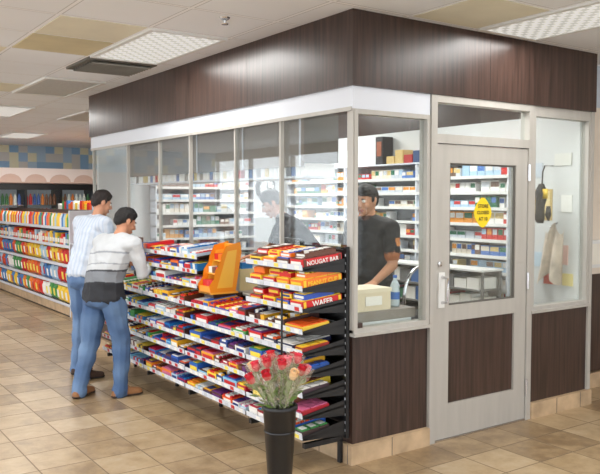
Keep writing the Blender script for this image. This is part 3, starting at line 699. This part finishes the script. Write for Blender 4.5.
def build(name,fig,loc,yaw,pal,rule=None,vox=.0065,scale=1.0):
    me=bpy.data.meshes.new(name+'_src'); me.from_pydata([tuple(v) for v in fig.v],[],fig.f); me.update()
    o=bpy.data.objects.new(name+'_src',me); sc.collection.objects.link(o)
    r=o.modifiers.new('r','REMESH'); r.mode='VOXEL'; r.voxel_size=vox
    sm=o.modifiers.new('s','SMOOTH'); sm.factor=.5; sm.iterations=3
    dg=bpy.context.evaluated_depsgraph_get(); dg.update()
    m2=bpy.data.meshes.new_from_object(o.evaluated_get(dg))
    bvh=BVHTree.FromPolygons([tuple(v) for v in fig.v],fig.f)
    cols=[]; tags=[]
    for v in m2.vertices:
        _,_,idx,_=bvh.find_nearest(v.co); t=fig.t[idx] if idx is not None else 'skin'
        tags.append(t); c=rule(v.co,t) if rule else None
        if c is None: c=pal[t]
        cols+= [*L(c),1]
    nn=[v.normal.copy() for v in m2.vertices]
    for v,t,n in zip(m2.vertices,tags,nn):
        if t in('shirt','pants','sleeve'):
            q=v.co; a=noise.noise(Vector((q.x*9,q.y*9,q.z*(14 if t!='pants' else 10)+q.x*8)))
            b2=noise.noise(Vector((q.x*22+5,q.y*22,q.z*30)))
            v.co+=n*(a*.013+b2*.003)
        elif t=='hair': v.co+=n*noise.noise(v.co*55)*.004
    ca=m2.color_attributes.new('Col','FLOAT_COLOR','POINT'); ca.data.foreach_set('color',cols)
    m2.polygons.foreach_set('use_smooth',[True]*len(m2.polygons))
    m2.materials.clear(); m2.materials.append(M_fig)
    bpy.data.objects.remove(o)
    ob=bpy.data.objects.new(name,m2); sc.collection.objects.link(ob)
    ob.location=loc; ob.rotation_euler=(0,0,yaw); ob.scale=(scale,)*3
    return ob
def body(F,pel,waist,chest,neckb,sh,el,wr,hipw,kn,an,footyaw=(0,0),head=None,hp=0,hy=0,hk=1.0,hands=None,sleeve='long',bulk=1.0,longhem=0,leg=1.0):
    V=Vector; pel,waist,chest,neckb=map(V,(pel,waist,chest,neckb)); B=bulk; G=leg
    lean=math.atan2(chest.y-waist.y,chest.z-waist.z); RL=Matrix.Rotation(-lean,3,'X')
    F.hull([(waist,(.145*B,.112*B,.09),RL),(chest,(.168*B,.115*B,.11),RL)],'shirt')
    F.hull([(waist,(.148*B,.116*B,.08),RL),(pel+V((0,0,.02-longhem)),(.168*B,.132*B,.075))],'shirt')
    F.hull([(sh[0],.062*B),(sh[1],.062*B),(chest+V((0,0,.02)),(.13*B,.1*B,.09),RL),(neckb,(.06,.055,.04))],'shirt')
    F.hull([(neckb+V((0,0,.0)),(.06,.06,.03)),(neckb+(V(head)-neckb)*.18,(.054,.056,.02))],'collar')
    F.cap(neckb,V(head)+V((0,-.025,-.05)),.052,.05,'skin')
    F.hull([(pel,(.158*B,.122*B,.10)),(pel+V((0,-.01,-.06)),(.155*B,.118*B,.08))],'pants')
    for i,sx in ((0,1),(1,-1)):
        hip=pel+V((sx*hipw,0,-.06)); k=V(kn[i]); a=V(an[i])
        F.cap(hip,k,.086*B*G,.066*B*G,'pants'); F.cap(k,a+V((0,0,.02)),.064*B*G,.06*G,'pants'); F.cap(a+V((0,0,.03)),a+V((0,-.005,-.035)),.06*G,.066*G,'pants')
        fy=footyaw[i]; fd=V((-math.sin(fy),math.cos(fy),0)); g=V((a.x,a.y,0))
        F.hull([(g-fd*.045+V((0,0,.035)),(.036,.036,.034)),(g+fd*.05+V((0,0,.05)),(.04,.05,.045))],'shoe')
        F.hull([(g+fd*.03+V((0,0,.045)),(.042,.05,.044)),(g+fd*.15+V((0,0,.03)),(.044,.05,.03))],'shoe')
        F.hull([(g-fd*.05+V((0,0,.012)),(.04,.036,.012)),(g+fd*.155+V((0,0,.012)),(.048,.052,.012))],'sole')
        s_=V(sh[i]); e=V(el[i]); w=V(wr[i])
        if sleeve=='long':
            F.cap(s_,e,.060*B,.052,'sleeve'); F.cap(e,w-(w-e).normalized()*.02,.052,.038,'sleeve'); F.cap(e,w,.03,.026,'skin')
        else:
            F.cap(s_,s_.lerp(e,.7),.062*B,.060,'sleeve'); F.cap(s_.lerp(e,.66),s_.lerp(e,.74),.0595,.0605,'cuff'); F.cap(s_,e,.046,.040,'skin'); F.cap(e,w,.041,.027,'skin')
        d,n,side,curl=hands[i]; F.hand(w,d,n,side,curl)
    F.head(head,hp,hy,0,hk)
SK=(192,138,108)
F=Fig()
body(F,pel=(0,-.10,.87),waist=(0,-.09,1.0),chest=(0,-.01,1.19),neckb=(0,.08,1.335),
 sh=((.20,.05,1.28),(-.20,.07,1.28)),el=((.25,.10,1.03),(-.24,.16,1.05)),wr=((.20,.32,1.10),(-.15,.34,1.08)),
 hipw=.10,kn=((.13,-.03,.46),(-.12,-.14,.46)),an=((.14,-.06,.08),(-.15,-.24,.08)),footyaw=(-.35,.25),
 head=(0,.16,1.455),hp=-.42,hy=-.35,hands=[((-.1,1,-.05),(0,-.1,-1),-1,.55),((.2,1,-.1),(0,-.1,-1),1,.55)],bulk=1.24,longhem=.06,leg=1.0)
def r1(p,t):
    if t in('shirt','sleeve'):
        w=.025*math.sin(p.x*8+1)
        if t=='sleeve':
            if p.y>.27: return (70,72,78)
            if p.y>.22: return (150,152,156)
            return (200,202,204)
        if p.z<.955+w: return (36,38,44)
        if p.z<1.04+w: return (122,126,132)
        if p.z<1.055+w: return (60,62,68)
        if 1.10<p.z-w<1.11 or 1.19<p.z-w<1.205: return (146,150,156)
        return (192,195,198)
    if t=='pants': 
        n=noise.noise(p*6); return (84+n*30,112+n*30,150+n*26)
build('customer_man',F,(-.60,2.50,0),math.radians(-66),dict(skin=SK,hair=(24,21,21),shirt=(208,208,204),sleeve=(200,200,200),collar=(60,62,68),pants=(92,116,152),shoe=(150,104,66),sole=(60,44,34),eye=(20,16,16),eyew=(230,226,220),lips=(160,96,84),cuff=(0,0,0)),r1)
F=Fig()
body(F,pel=(0,-.06,.95),waist=(0,-.04,1.1),chest=(0,.03,1.33),neckb=(0,.09,1.48),
 sh=((.195,.04,1.43),(-.195,.04,1.43)),el=((.24,.07,1.14),(-.24,.10,1.14)),wr=((.2,.26,1.16),(-.16,.26,1.14)),
 hipw=.09,kn=((.11,-.06,.51),(-.11,-.03,.51)),an=((.13,-.18,.08),(-.12,-.06,.08)),footyaw=(-.3,.3),
 head=(0,.15,1.615),hp=-.32,hy=-.35,hands=[((-.2,1,-.1),(0,-.1,-1),-1,.5),((.2,1,-.1),(0,-.1,-1),1,.5)],bulk=1.14)
def r2(p,t):
    if t=='pants':
        n=noise.noise(p*5); return (98+n*26,126+n*26,164+n*22)
    if t in('shirt','sleeve'):
        return (206,214,226) if math.sin(p.x*160)>-.4 else (188,201,219)
build('customer_man',F,(-.52,3.30,0),math.radians(-72),dict(skin=(200,146,116),hair=(38,30,28),shirt=(210,216,224),sleeve=(210,216,224),collar=(220,224,230),pants=(104,130,164),shoe=(70,50,40),sole=(30,26,24),eye=(20,16,16),eyew=(230,226,220),lips=(160,96,84),cuff=(0,0,0)),r2)
F=Fig()
body(F,pel=(0,-.02,.92),waist=(0,-.02,1.06),chest=(0,.0,1.28),neckb=(0,.02,1.43),
 sh=((.19,0,1.375),(-.19,0,1.375)),el=((.24,.02,1.10),(-.24,.04,1.10)),wr=((.2,.18,.98),(-.2,.2,.98)),
 hipw=.09,kn=((.1,.02,.49),(-.1,.02,.49)),an=((.11,-.03,.08),(-.11,.02,.08)),footyaw=(-.2,.2),
 head=(0,.055,1.565),hp=-.12,hy=.1,hands=[((-.1,1,-.3),(0,-.2,-1),-1,.5),((.1,1,-.3),(0,-.2,-1),1,.5)],bulk=1.1,sleeve='short')
def r3(p,t):
    if t=='sleeve' and abs(p.x)>.245 and 1.24<p.z<1.30 and abs(p.y)<.035: return (206,130,70)
    if t=='shirt' and p.y>.09 and .06<p.x<.12 and 1.30<p.z<1.33: return (210,180,120)
build('clerk_man',F,(.95,.95,0),math.radians(100),dict(skin=(196,142,110),hair=(22,18,18),shirt=(24,23,26),sleeve=(24,23,26),collar=(90,56,40),pants=(40,40,46),shoe=(26,24,24),sole=(20,20,20),eye=(20,16,16),eyew=(230,226,220),lips=(150,90,78),cuff=(170,104,64)),r3,scale=1.045)
F=Fig()
body(F,pel=(0,-.14,.92),waist=(0,-.09,1.07),chest=(0,.05,1.25),neckb=(0,.15,1.38),
 sh=((.19,.11,1.33),(-.19,.11,1.33)),el=((.24,.22,1.09),(-.24,.22,1.09)),wr=((.16,.40,1.02),(-.16,.40,1.02)),
 hipw=.09,kn=((.1,-.05,.48),(-.1,-.05,.48)),an=((.11,-.12,.08),(-.11,-.1,.08)),footyaw=(-.2,.2),
 head=(0,.23,1.49),hp=-.5,hy=0,hands=[((-.1,1,-.2),(0,-.2,-1),-1,.4),((.1,1,-.2),(0,-.2,-1),1,.4)],bulk=1.1,sleeve='short')
build('clerk_man',F,(1.18,2.30,0),math.radians(62),dict(skin=(176,122,92),hair=(26,20,20),shirt=(28,28,38),sleeve=(28,28,38),collar=(34,38,60),pants=(40,40,46),shoe=(26,24,24),sole=(20,20,20),eye=(20,16,16),eyew=(230,226,220),lips=(150,90,78),cuff=(34,38,60)),None,scale=1.08)

# ---------------------------------------------------------------- lights / world / camera
w=bpy.data.worlds.new('daylight'); sc.world=w; w.use_nodes=True
bg=w.node_tree.nodes['Background']; bg.inputs[0].default_value=(.91,.95,1,1); bg.inputs[1].default_value=3.7
def area(name,loc,rot,sx,sy,p,col=(1,1,1)):
    l=bpy.data.lights.new(name,'AREA'); l.shape='RECTANGLE'; l.size=sx; l.size_y=sy; l.energy=p; l.color=col
    o=bpy.data.objects.new(name,l); sc.collection.objects.link(o); o.location=loc; o.rotation_euler=rot; return o
for k,(i,j) in enumerate(((0,0),(-3,0),(-3,4),(-3,-4),(0,8),(3,-4),(0,-6),(2,14))):
    area('ceiling_lamp',(GX+i*TX+TX/2,GY+j*TX+TY/2,CEIL-.03),(0,0,0),.5,1.1,24,(1,.99,.96))
area('booth_fill',(1.3,.9,CEIL-.03),(0,0,0),.5,1.1,40,(1,.99,.97)); area('booth_fill',(1.4,3.2,CEIL-.03),(0,0,0),.5,1.1,52,(1,.99,.97))  # fill lights without fixtures, added to brighten the booth interior
area('aisle_lamp',(1.6,9,CEIL-.03),(0,0,0),.6,3,90,(1,.98,.94))
cam=bpy.data.cameras.new('camera'); co=bpy.data.objects.new('camera',cam); sc.collection.objects.link(co); sc.camera=co
cam.lens=45; cam.sensor_width=36
co.location=(-2.912,-3.614,1.65); pt=math.radians(2.83)
d=Vector((.571*math.cos(pt),.821*math.cos(pt),-math.sin(pt))); co.rotation_euler=d.to_track_quat('-Z','Y').to_euler()
